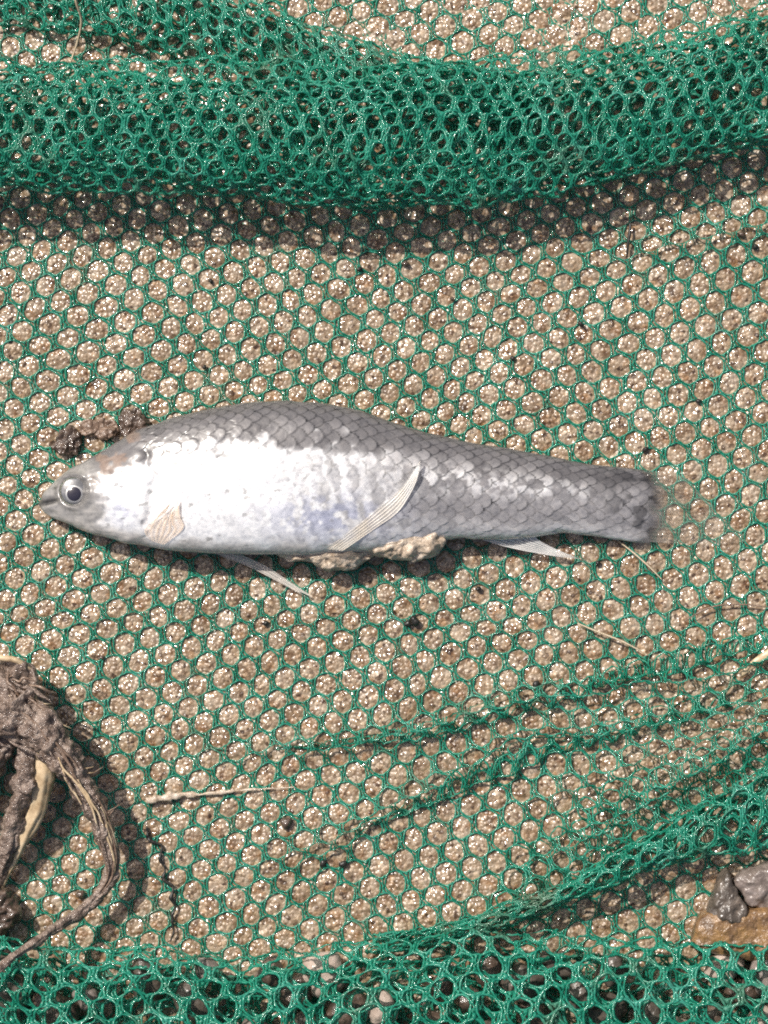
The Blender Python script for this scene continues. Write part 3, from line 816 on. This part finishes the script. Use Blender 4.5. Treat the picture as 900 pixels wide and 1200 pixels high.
def fin(name, lead, trail, rays, mat, thick=1.0, nt=40, ns=64, ripple=0.8, tone=(1, 1, 1), tone2=None, seed=0, fray=0.0, base_a=1.0, tip_a=1.0, tail=False):
    """membrane between a leading and a trailing edge, with raised rays fanning from base to tip"""
    Lc, Tc = catmull(lead, nt), catmull(trail, nt)
    s = np.linspace(0, 1, ns)
    P = Lc[:, None] * (1 - s)[None, :, None] + Tc[:, None] * s[None, :, None]
    t = np.linspace(0, 1, nt)[:, None] + 0 * s[None]
    ray = (0.5 + 0.5 * np.cos(2 * np.pi * rays * s))[None] ** 2 * np.ones((nt, 1))
    edgeb = np.clip(np.exp(-s / 0.05) + np.exp(-(1 - s) / 0.05), 0, 1)[None]
    ray = np.clip(np.maximum(ray, edgeb * np.ones((nt, 1))), 0, 1)
    if fray:
        k = 1 + fray * vnoise(s * rays * 2 + 3, s * 0, seed=seed)
        P = P[:1] + (P - P[:1]) * (0.6 + 0.4 * k)[None, :, None] if False else P + (P - P[:1]) * ((k - 1)[None, :, None]) * t[..., None]
    bump_ray = ray
    P = P.copy()
    P[..., 2] += ripple * (ray - 0.4) + 1.2 * vnoise(P[..., 0] / 20, P[..., 1] / 20, seed=seed + 1)
    n = nt * ns
    Bt = P.copy(); Bt[..., 2] -= thick * (0.5 + 0.5 * ray)
    V = np.vstack([P.reshape(-1, 3), Bt.reshape(-1, 3)])
    q = grid_quads(nt, ns)
    bi = np.concatenate([np.arange(ns), np.arange(1, nt) * ns + ns - 1, (nt - 1) * ns + np.arange(ns - 2, -1, -1), np.arange(nt - 2, 0, -1) * ns])
    b2 = np.roll(bi, -1)
    side = np.stack([bi, b2, b2 + n, bi + n], -1)
    tn = np.ones((nt, ns, 3)) * np.array(tone)
    if tone2 is not None:
        w = np.clip(t + 0.4 * vnoise(P[..., 0] / 12, P[..., 1] / 12, seed=seed + 4), 0, 1)
        tn = tn * (1 - w[..., None]) + np.array(tone2) * w[..., None]
    tn = tn * (0.93 + 0.07 * ray[..., None])
    tv = np.vstack([tn.reshape(-1, 3)] * 2)
    return make(name, V, np.vstack([q[:, ::-1], q + n, side]), None, mat, fish, {'ray': np.tile((ray * (base_a * (1 - t) + tip_a * t) if not tail else (0.80 * np.exp(-t * 5.5) * (0.75 + 0.5 * vnoise(P[..., 0] / 9, P[..., 1] / 9, seed=seed + 8)) + 0.07) * (0.6 + 0.4 * ray)).ravel(), 2), 'tone': tv})

bt = lambda x, y, d=2.0: float(body_top(x, y)) + d
# tail fin: clear fan, widest along its lower edge
fin('tail_fin', [(748, 553, 12), (778, 553, 10), (803, 560, 8), (814, 574, 8)],
    [(748, 634, 10), (790, 637, 9), (840, 638, 8), (876, 634, 8)], 19, M_TAIL, 0.8, 40, 150, 0.4, (0.42, 0.41, 0.41), (0.85, 0.78, 0.68), 3, 0.06, 1, 1, True)
# anal fin: pale spear below the tail stalk
fin('anal_fin', [(552, 628, 22), (590, 640, 20), (640, 650, 16), (686, 656, 14)],
    [(626, 622, 26), (628, 631, 22), (650, 643, 17), (685, 657, 14)], 7, M_FIN, 1.0, 44, 50, 0.9, (0.85, 0.84, 0.84), (1, 1, 1), 5)
# raised pelvic fin laid up over the flank
fin('pelvic_fin', [(384, 643, bt(384, 638, 0.5)), (420, 616, bt(420, 616, 1.5)), (446, 594, bt(446, 594, 2.5)), (466, 577, bt(466, 577, 4)), (482, 556, bt(482, 556, 7)), (491, 541, bt(489, 545, 9))],
    [(402, 645, bt(402, 638, 0.5)), (440, 619, bt(440, 619, 1.5)), (464, 602, bt(464, 602, 2.5)), (478, 583, bt(478, 583, 4)), (488, 562, bt(488, 562, 7)), (492, 542, bt(490, 546, 9))],
    5, M_FIN, 1.6, 60, 60, 0.5, (0.92, 0.84, 0.74), (1.06, 1.06, 1.06), 7, 0.0, 0.35, 1.25)
# the other pelvic fin trailing out from under the belly
fin('pelvic_fin', [(246, 646, 20), (290, 663, 17), (325, 681, 14), (354, 697, 11)],
    [(284, 650, 20), (310, 662, 17), (336, 679, 14), (357, 693, 11)], 3, M_FIN, 1.0, 40, 40, 0.6, (0.80, 0.74, 0.68), (0.92, 0.88, 0.84), 9, 0.1, 0.5, 0.8)
# pectoral fin folded against the flank behind the gill cover
fin('pectoral_fin', [(182, 634, bt(182, 630, 0.5)), (174, 622, bt(174, 620, 2.0)), (184, 610, bt(186, 606, 3)), (199, 600, bt(199, 600, 4))],
    [(196, 638, bt(196, 634, 0.5)), (218, 620, bt(217, 620, 2.0)), (214, 606, bt(214, 606, 3)), (212, 590, bt(212, 591, 5))], 6, M_PECT, 1.2, 36, 80, 0.35, (0.97, 0.86, 0.75), (1.0, 0.92, 0.84), 11, 0.35, 0.35, 1.0)

# ------------------------------------------------------------------ lumps, pebbles and stems
def lump(name, outline, z0, h, mat, parent=None, rough=2.0, nscale=12.0, seed=0, flat=2.4, nr=22, dens=110, lobes=0.0, base=None, tilt=(0, 0)):
    """closed stone or clod from a ground outline: domed top, rounded flanks, flat underside"""
    O = np.array(outline, float)
    n0 = len(O)
    cc = catmull([tuple(p) for p in np.vstack([O, O[:1]])], dens + 1)[:-1] if n0 > 6 else None
    if cc is None:
        t = np.linspace(0, n0, dens, endpoint=False); i = t.astype(int); ff = (t - i)[:, None]
        cc = O[i] * (1 - ff) + O[(i + 1) % n0] * ff
        for _ in range(3): cc = (np.roll(cc, 1, 0) + cc + np.roll(cc, -1, 0)) / 3
    cen = cc.mean(0)
    k1 = int(nr * 0.72)
    r1 = np.sin(np.linspace(0, np.pi / 2, k1 + 1)[1:]) ** 0.9
    a2 = np.linspace(0, -np.pi * 0.30, nr - k1 + 1)[1:]
    rad = np.concatenate([r1, np.cos(a2) ** (2 / flat)])
    hh = np.concatenate([np.clip(1 - r1 ** flat, 0, 1) ** (1 / flat), -np.abs(np.sin(a2)) ** (2 / flat)])
    nr = len(rad) + 1
    P = cen[None, None] + (cc - cen)[None] * rad[:, None, None]
    Z = (z0 + h * 0.45 + h * 0.55 * hh)[:, None] + 0 * P[..., 0]
    X, Y = P[..., 0], P[..., 1]
    d = rough * fbm(X / nscale, Y / nscale, Z / nscale, seed, 4)
    if lobes:
        f1, f2, c = worley(X / (nscale * 0.8), Y / (nscale * 0.8), seed + 3)
        d = d + lobes * (1 - f1 * 1.4)
    out = (cc - cen); out = out / np.maximum(np.linalg.norm(out, axis=1, keepdims=True), 1e-6)
    X = X + out[None, :, 0] * d * rad[:, None] * 0.8; Y = Y + out[None, :, 1] * d * rad[:, None] * 0.8
    Z = Z + d * np.clip(hh + 0.6, 0, 1)[:, None] + tilt[0] * (X - cen[0]) + tilt[1] * (Y - cen[1])
    V = np.stack([X, Y, Z], -1).reshape(-1, 3)
    na = dens; nrr = nr - 1
    k = len(V)
    V = np.vstack([V, [[cen[0], cen[1], V[:na, 2].mean()]], [[cen[0], cen[1], V[-na:, 2].mean()]]])
    Q = grid_quads(nrr, na, close_m=True)
    j = np.arange(na)
    T = np.vstack([np.stack([np.full(na, k), (j + 1) % na, j], -1), np.stack([np.full(na, k + 1), (nrr - 1) * na + j, (nrr - 1) * na + (j + 1) % na], -1)])
    if parent is None and base is None: base = (cen[0], cen[1], 0)
    return make(name, V, Q[:, ::-1], T[:, ::-1], mat, parent, base=base)

def blob_outline(cx, cy, r, seed, k=10, ax=1.0, rot=0.0, irr=0.22):
    rng = np.random.default_rng(seed)
    a = np.linspace(0, 2 * np.pi, k, endpoint=False)
    rr = r * (1 + irr * rng.uniform(-1, 1, k))
    x, y = rr * np.cos(a) * ax, rr * np.sin(a)
    return [(cx + x[i] * math.cos(rot) - y[i] * math.sin(rot), cy + x[i] * math.sin(rot) + y[i] * math.cos(rot)) for i in range(k)]

def stem(name, pts, radii, mat, parent=None, n=80, sides=14, rough=0.15, nscale=9.0, seed=0, flat=1.0, base=None, fibre=0.0):
    """tapered stem along a path of (x, y, z)"""
    P = catmull(pts, n)
    R = np.interp(np.linspace(0, 1, n), np.linspace(0, 1, len(radii)), radii)
    tg = np.gradient(P, axis=0); tg /= np.maximum(np.linalg.norm(tg, axis=1, keepdims=True), 1e-9)
    side = np.cross(tg, [0, 0, 1.0]); side /= np.maximum(np.linalg.norm(side, axis=1, keepdims=True), 1e-9)
    up = np.cross(side, tg)
    a = np.linspace(0, 2 * np.pi, sides, endpoint=False)
    D = side[:, None] * np.cos(a)[None, :, None] + up[:, None] * (flat * np.sin(a))[None, :, None]
    B = P[:, None] + D * R[:, None, None]
    k = 1 + rough * fbm(B[..., 0] / nscale, B[..., 1] / nscale, B[..., 2] / nscale, seed, 3)
    if fibre:
        al = np.linspace(0, n / 2.2, n)[:, None]
        k = k + fibre * fbm(np.cos(a)[None] * 3.1 + 0 * al, np.sin(a)[None] * 3.1 + 0 * al, al / 14, seed + 40, 3)
    V = (P[:, None] + D * (R[:, None] * k)[..., None]).reshape(-1, 3)
    c0 = len(V); V = np.vstack([V, P[:1], P[-1:]])
    Q = grid_quads(n, sides, close_m=True)
    j = np.arange(sides)
    T = np.vstack([np.stack([np.full(sides, c0), (j + 1) % sides, j], -1), np.stack([np.full(sides, c0 + 1), (n - 1) * sides + j, (n - 1) * sides + (j + 1) % sides], -1)])
    if parent is None and base is None: base = tuple(P[0][:2]) + (0,)
    return make(name, V, Q, T, mat, parent, base=base)

# wet sand stuck to the belly
o = lump('sand_clump', [(318, 646), (340, 657), (362, 657), (384, 667), (410, 667), (426, 658), (440, 646), (408, 630), (380, 636), (350, 640)],
         2, 42, M_CLUMP, None, 3.5, 12, 5, 2.6, 30, 160, 3.0)
tag(o, 'crumbly beige sand clump under the fish belly, below the base of the white raised fin', 'sand clump')
o = lump('sand_clump', [(420, 642), (446, 650), (470, 656), (500, 654), (520, 638), (518, 618), (502, 603), (484, 600), (464, 610), (444, 624)],
         2, 50, M_CLUMP, None, 3.5, 12, 6, 2.6, 30, 160, 3.0)
tag(o, 'crumbly beige sand clump stuck to the fish behind the white raised fin', 'sand clump')

# muddy root tangle at the left edge
root = empty('muddy_root', (60, 900, 0))
tag(root, 'muddy brown root with a curling tail and pale split stalk tangled on the net', 'root')
lump('root_crown', [(-70, 770), (-20, 774), (14, 770), (40, 778), (50, 800), (54, 820), (72, 842), (88, 866), (82, 884), (62, 886), (36, 868), (4, 862), (-30, 874), (-70, 880)],
     16, 76, M_MUD, root, 7.0, 18, 8, 2.1, 44, 220, 2.0)
stem('root_tail', [(26, 820, 74), (62, 856, 78), (88, 890, 76), (108, 924, 70), (124, 960, 62), (135, 1000, 50), (132, 1026, 44), (112, 1052, 42), (84, 1072, 56), (50, 1092, 92), (18, 1114, 116), (-10, 1150, 122)],
     [22, 20, 15, 12, 11, 9.5, 7.5, 6.5, 6, 5.5, 4.5, 3.5], M_MUD, root, 320, 32, 0.34, 13, 21, 1.0, None, 0.22)
stem('stalk', [(62, 866, 62), (54, 905, 58), (47, 940, 46), (31, 975, 36), (15, 1010, 26), (2, 1042, 20)], [13, 14, 12, 10, 7, 2], M_STRAW, root, 120, 24, 0.05, 14, 23, 0.6, None, 0.22)
stem('stalk_sheath', [(44, 868, 64), (36, 910, 60), (28, 945, 48), (15, 985, 38), (2, 1020, 26), (-8, 1045, 20)], [12, 14, 13, 11, 8, 4], M_MUD, root, 140, 26, 0.34, 12, 25, 0.8, None, 0.25)
stem('root_branch', [(30, 846, 50), (6, 874, 48), (-14, 912, 40), (-26, 960, 30)], [18, 13, 11, 8], M_MUD, root, 90, 24, 0.34, 12, 27, 1.0, None, 0.25)
stem('root_branch', [(-30, 772, 54), (0, 768, 70), (26, 770, 72), (48, 786, 60)], [4.5, 4, 3.5, 1.5], M_STRAW, root, 50, 12, 0.15, 9, 29, 1.0, None, 0.2)
rng = np.random.default_rng(8)
for k in range(54):
    i = rng.uniform(0, 1.5)
    x = 25 + 68 * i + rng.uniform(-14, 16); y = 790 + 112 * i + rng.uniform(-14, 14)
    a = rng.uniform(-1.2, 0.9); l = rng.uniform(8, 22)
    z = 84 - 12 * i
    stem('rootlet', [(x, y, z), (x + l * .5 * math.cos(a), y + l * .5 * math.sin(a), z + 5), (x + l * math.cos(a), y + l * math.sin(a), z + rng.uniform(-4, 6))], [1.0, 0.8, 0.3], M_STRAW if k % 3 == 0 else M_ROOT, root, 10, 5, 0.1, 5, k)
tail_path = catmull([(26, 820, 74), (62, 856, 78), (88, 890, 76), (108, 924, 70), (124, 960, 62), (135, 1000, 50), (132, 1026, 44), (112, 1052, 42)], 60)
for k in range(22):
    a0 = int(rng.integers(0, 38)); a1 = min(59, a0 + int(rng.integers(10, 22)))
    w = 17 - 0.17 * a0
    ph = rng.uniform(-1.0, 1.0)
    pts = []
    for q in np.linspace(a0, a1, 5):
        p = tail_path[int(q)]; ph += rng.uniform(-0.25, 0.25)
        rad_ = (21 - 0.24 * q) * 1.02
        pts.append((p[0] + rad_ * math.sin(ph) * 0.8, p[1] - rad_ * math.sin(ph) * 0.55, p[2] + rad_ * math.cos(ph)))
    stem('root_fibre', pts, [0.8, 1.5, 1.6, 1.2, 0.5], [M_ROOT, M_MUD, M_STRAW][k % 3] if k % 6 else M_ROOT, root, 26, 6, 0.2, 6, 60 + k)
for k in range(16):
    x, y = rng.uniform(-10, 50), rng.uniform(780, 860); a = rng.uniform(0.2, 1.4); l = rng.uniform(25, 50)
    pts = [(x + l * t * math.cos(a) + rng.uniform(-4, 4), y + l * t * math.sin(a) + rng.uniform(-4, 4), 90 + rng.uniform(-3, 5) - abs(t - .5) * 14) for t in (0, .33, .66, 1)]
    stem('root_fibre', pts, [0.8, 1.8, 1.8, 0.6], [M_ROOT, M_MUD, M_MUD][k % 3], root, 26, 6, 0.2, 6, 90 + k)
o = lump('mud_clod', [(-60, 1030), (-10, 1034), (12, 1040), (24, 1058), (22, 1078), (4, 1092), (-30, 1100), (-60, 1100)], 2, 44, M_DARKMUD, None, 4, 12, 14, 2.3, 26, 120, 4.0)
tag(o, 'dark wet mud clod below the pale stalk, against the bunched net fold', 'mud clod')

# mud bits behind the head
for k, (pts, h, lab) in enumerate([
    ([(62, 522), (70, 508), (84, 500), (94, 508), (96, 522), (88, 532), (74, 534)], 11, 'dark bubbly mud bit on the net above the fish eye'),
    ([(92, 500), (108, 492), (128, 492), (140, 502), (132, 514), (112, 512), (98, 510)], 8, 'flat reddish brown mud smear on the net above the gill cover'),
    ([(140, 492), (148, 482), (162, 481), (172, 490), (174, 504), (162, 514), (146, 512)], 20, 'dark grainy mud bit pressed against the nape of the fish')]):
    o = lump('mud_bit', pts, 4, h, M_DARKMUD if k != 1 else M_ROOT, None, 3.2, 7, 40 + k, 2.2, 26, 100, 1.2)
    tag(o, lab, 'mud')

# stones at the lower right
o = lump('brown_stone', [(806, 1106), (812, 1082), (822, 1066), (850, 1062), (880, 1060), (915, 1058), (950, 1070), (950, 1112), (900, 1122), (850, 1116)], 1, 40, M_BROWNSTONE, None, 3.0, 30, 61, 5.0, 30, 140)
tag(o, 'flat orange brown stone lying against the bunched net fold', 'stone')
o = lump('dark_stone', [(824, 1066), (832, 1044), (842, 1022), (850, 1018), (858, 1034), (868, 1050), (874, 1066), (860, 1076), (836, 1078)], 8, 34, M_DARKSTONE, None, 4.0, 18, 62, 5.0, 28, 120, 0.0, None, (0.1, 0.15))
tag(o, 'glossy dark pointed stone leaning on the orange brown stone', 'stone')
o = lump('grey_stone', [(858, 1030), (866, 1018), (888, 1012), (915, 1006), (950, 1010), (955, 1050), (925, 1064), (890, 1062), (872, 1052)], 1, 36, M_GREYSTONE, None, 3.0, 12, 63, 3.2, 24, 110, 2.0)
tag(o, 'rough grey stone beside the glossy dark stone', 'stone')

# gravel held in the near fold
rng = np.random.default_rng(21)
pos = []
tries = 0
while len(pos) < 34 and tries < 3000:
    tries += 1
    x, y, r = rng.uniform(-10, 910), rng.uniform(1128, 1215), rng.uniform(14, 24)
    if all(math.hypot(x - a, y - b) > (r + c) * 0.9 for a, b, c in pos): pos.append((x, y, r))
for k, (x, y, r) in enumerate(pos):
    mt = [M_DARKSTONE, M_DARKMUD, M_PALESTONE, M_DARKSTONE, M_GREYSTONE, M_DARKMUD][k % 6]
    nm = {M_DARKSTONE: 'dark pebble', M_DARKMUD: 'dark brown pebble', M_PALESTONE: 'pale pinkish pebble', M_GREYSTONE: 'grey pebble'}[mt]
    o = lump('pebble', blob_outline(x, y, r, 500 + k, 9, rng.uniform(1.0, 1.35), rng.uniform(0, 3)), 6 + rng.uniform(0, 30), r * 1.4, mt, None, 1.6, 10, 70 + k, 2.2, 12, 36)
    tag(o, nm + ' caught inside the bunched net fold', 'pebble', nm + 's inside the bunched net fold')

# straw, fibres and specks
o = stem('straw_blade', [(866, 790, 14), (885, 775, 17), (905, 762, 20), (935, 742, 22)], [3.0, 5.0, 6.5, 6], M_STRAW, None, 30, 8, 0.05, 9, 3, 0.45)
tag(o, 'pale straw blade lying over the crease in the net', 'straw')
o = stem('plant_fibre', [(676, 730, 10), (700, 740, 12), (730, 752, 12), (760, 768, 10)], [0.8, 1.2, 1.2, 0.6], M_FIBRE, None, 30, 6, 0.1, 6, 4)
tag(o, 'thin pale fibre on the net between the anal fin and straw blade', 'fibre')
o = stem('plant_fibre', [(172, 938, 9), (200, 933, 8), (240, 930, 7.5), (290, 925, 7), (345, 922, 6.5)], [2.6, 4.2, 2.0, 1.1, 0.5], M_CLUMP, None, 110, 12, 0.75, 9, 5, 0.5)
tag(o, 'mud coated tan fibre lying beside the shadow of the root', 'fibre')
o = stem('plant_fibre', [(724, 634, 9), (742, 648, 9), (760, 664, 9), (776, 680, 8)], [0.8, 1.1, 1.1, 0.5], M_FIBRE, None, 24, 6, 0.1, 6, 6)
tag(o, 'short straight straw fibre just below the tail stalk', 'fibre')
o = stem('plant_fibre', [(800, 728, 9), (830, 712, 10), (862, 708, 9), (910, 712, 9)], [0.6, 1.0, 1.0, 0.6], M_ROOT, None, 30, 6, 0.1, 6, 7)
tag(o, 'curved brown fibre on the net beyond the tail fin', 'fibre')
o = stem('white_thread', [(93, -20, 66), (94, 8, 60), (99, 30, 40), (92, 54, 20), (82, 80, 14)], [1.3, 1.4, 1.4, 1.3, 0.8], M_FIBRE, None, 40, 6, 0.05, 6, 8)
tag(o, 'white thread hanging off the smaller rolled net fold', 'thread')
o = stem('dark_hair', [(738, 262, 9), (737, 275, 10), (735, 288, 10), (734, 302, 8)], [1.6, 1.9, 1.7, 1.0], M_HAIR, None, 24, 6, 0.1, 6, 9)
tag(o, 'short dark hair on the net beside the shadow of the rolled fold', 'hair')
zig = [(172, 968), (176, 984), (190, 990), (188, 1006), (194, 1018), (192, 1030), (203, 1038), (201, 1052), (206, 1062), (202, 1074), (204, 1090), (200, 1102)]
o = stem('dark_thread', [(x, y, 6.5) for x, y in zig], [1.2, 2.4, 1.2, 2.3, 1.1, 2.3, 1.2, 2.2, 1.1, 2.2, 1.1, 1.2], M_HAIR, None, 130, 8, 0.4, 5, 10)
tag(o, 'dark grimy thread winding along the net beside the root tail', 'thread')
specks = [(336, 964, 6.5), (486, 727, 5), (478, 731, 4), (36, 210, 3.5), (700, 660, 3.5), (421, 316, 3.0), (475, 309, 4.0), (247, 330, 2.6), (628, 802, 4.0), (655, 806, 3.5),
          (756, 527, 3.6), (818, 470, 3.0), (868, 275, 4.0), (884, 290, 3.5), (560, 690, 2.8), (120, 770, 2.8), (378, 1010, 4.0), (402, 1012, 4.5), (95, 1048, 5.0), (312, 730, 2.8), (600, 420, 2.6), (530, 350, 2.4), (240, 430, 2.4), (680, 380, 2.8)]
for k, (x, y, r) in enumerate(specks):
    o = lump('grit_speck', blob_outline(x, y, r, 900 + k, 7, 1.2, k * 1.1, 0.3), 1.0, r * 1.1 + 4.5, M_HAIR if k % 3 else M_DARKMUD, None, 0.6, 4, k, 2.0, 8, 18)
    tag(o, 'tiny dark grit speck lying in the net on the sand', 'grit', 'dark grit specks scattered on the net')
o = disc_dome('water_drop', 188, 106, 76, 6.5, 9.0, M_CLEAR, None, nr=12, na=24, depth=2, ax=0.6)
tag(o, 'clear glinting water drop hanging on the rolled net fold', 'water drop')
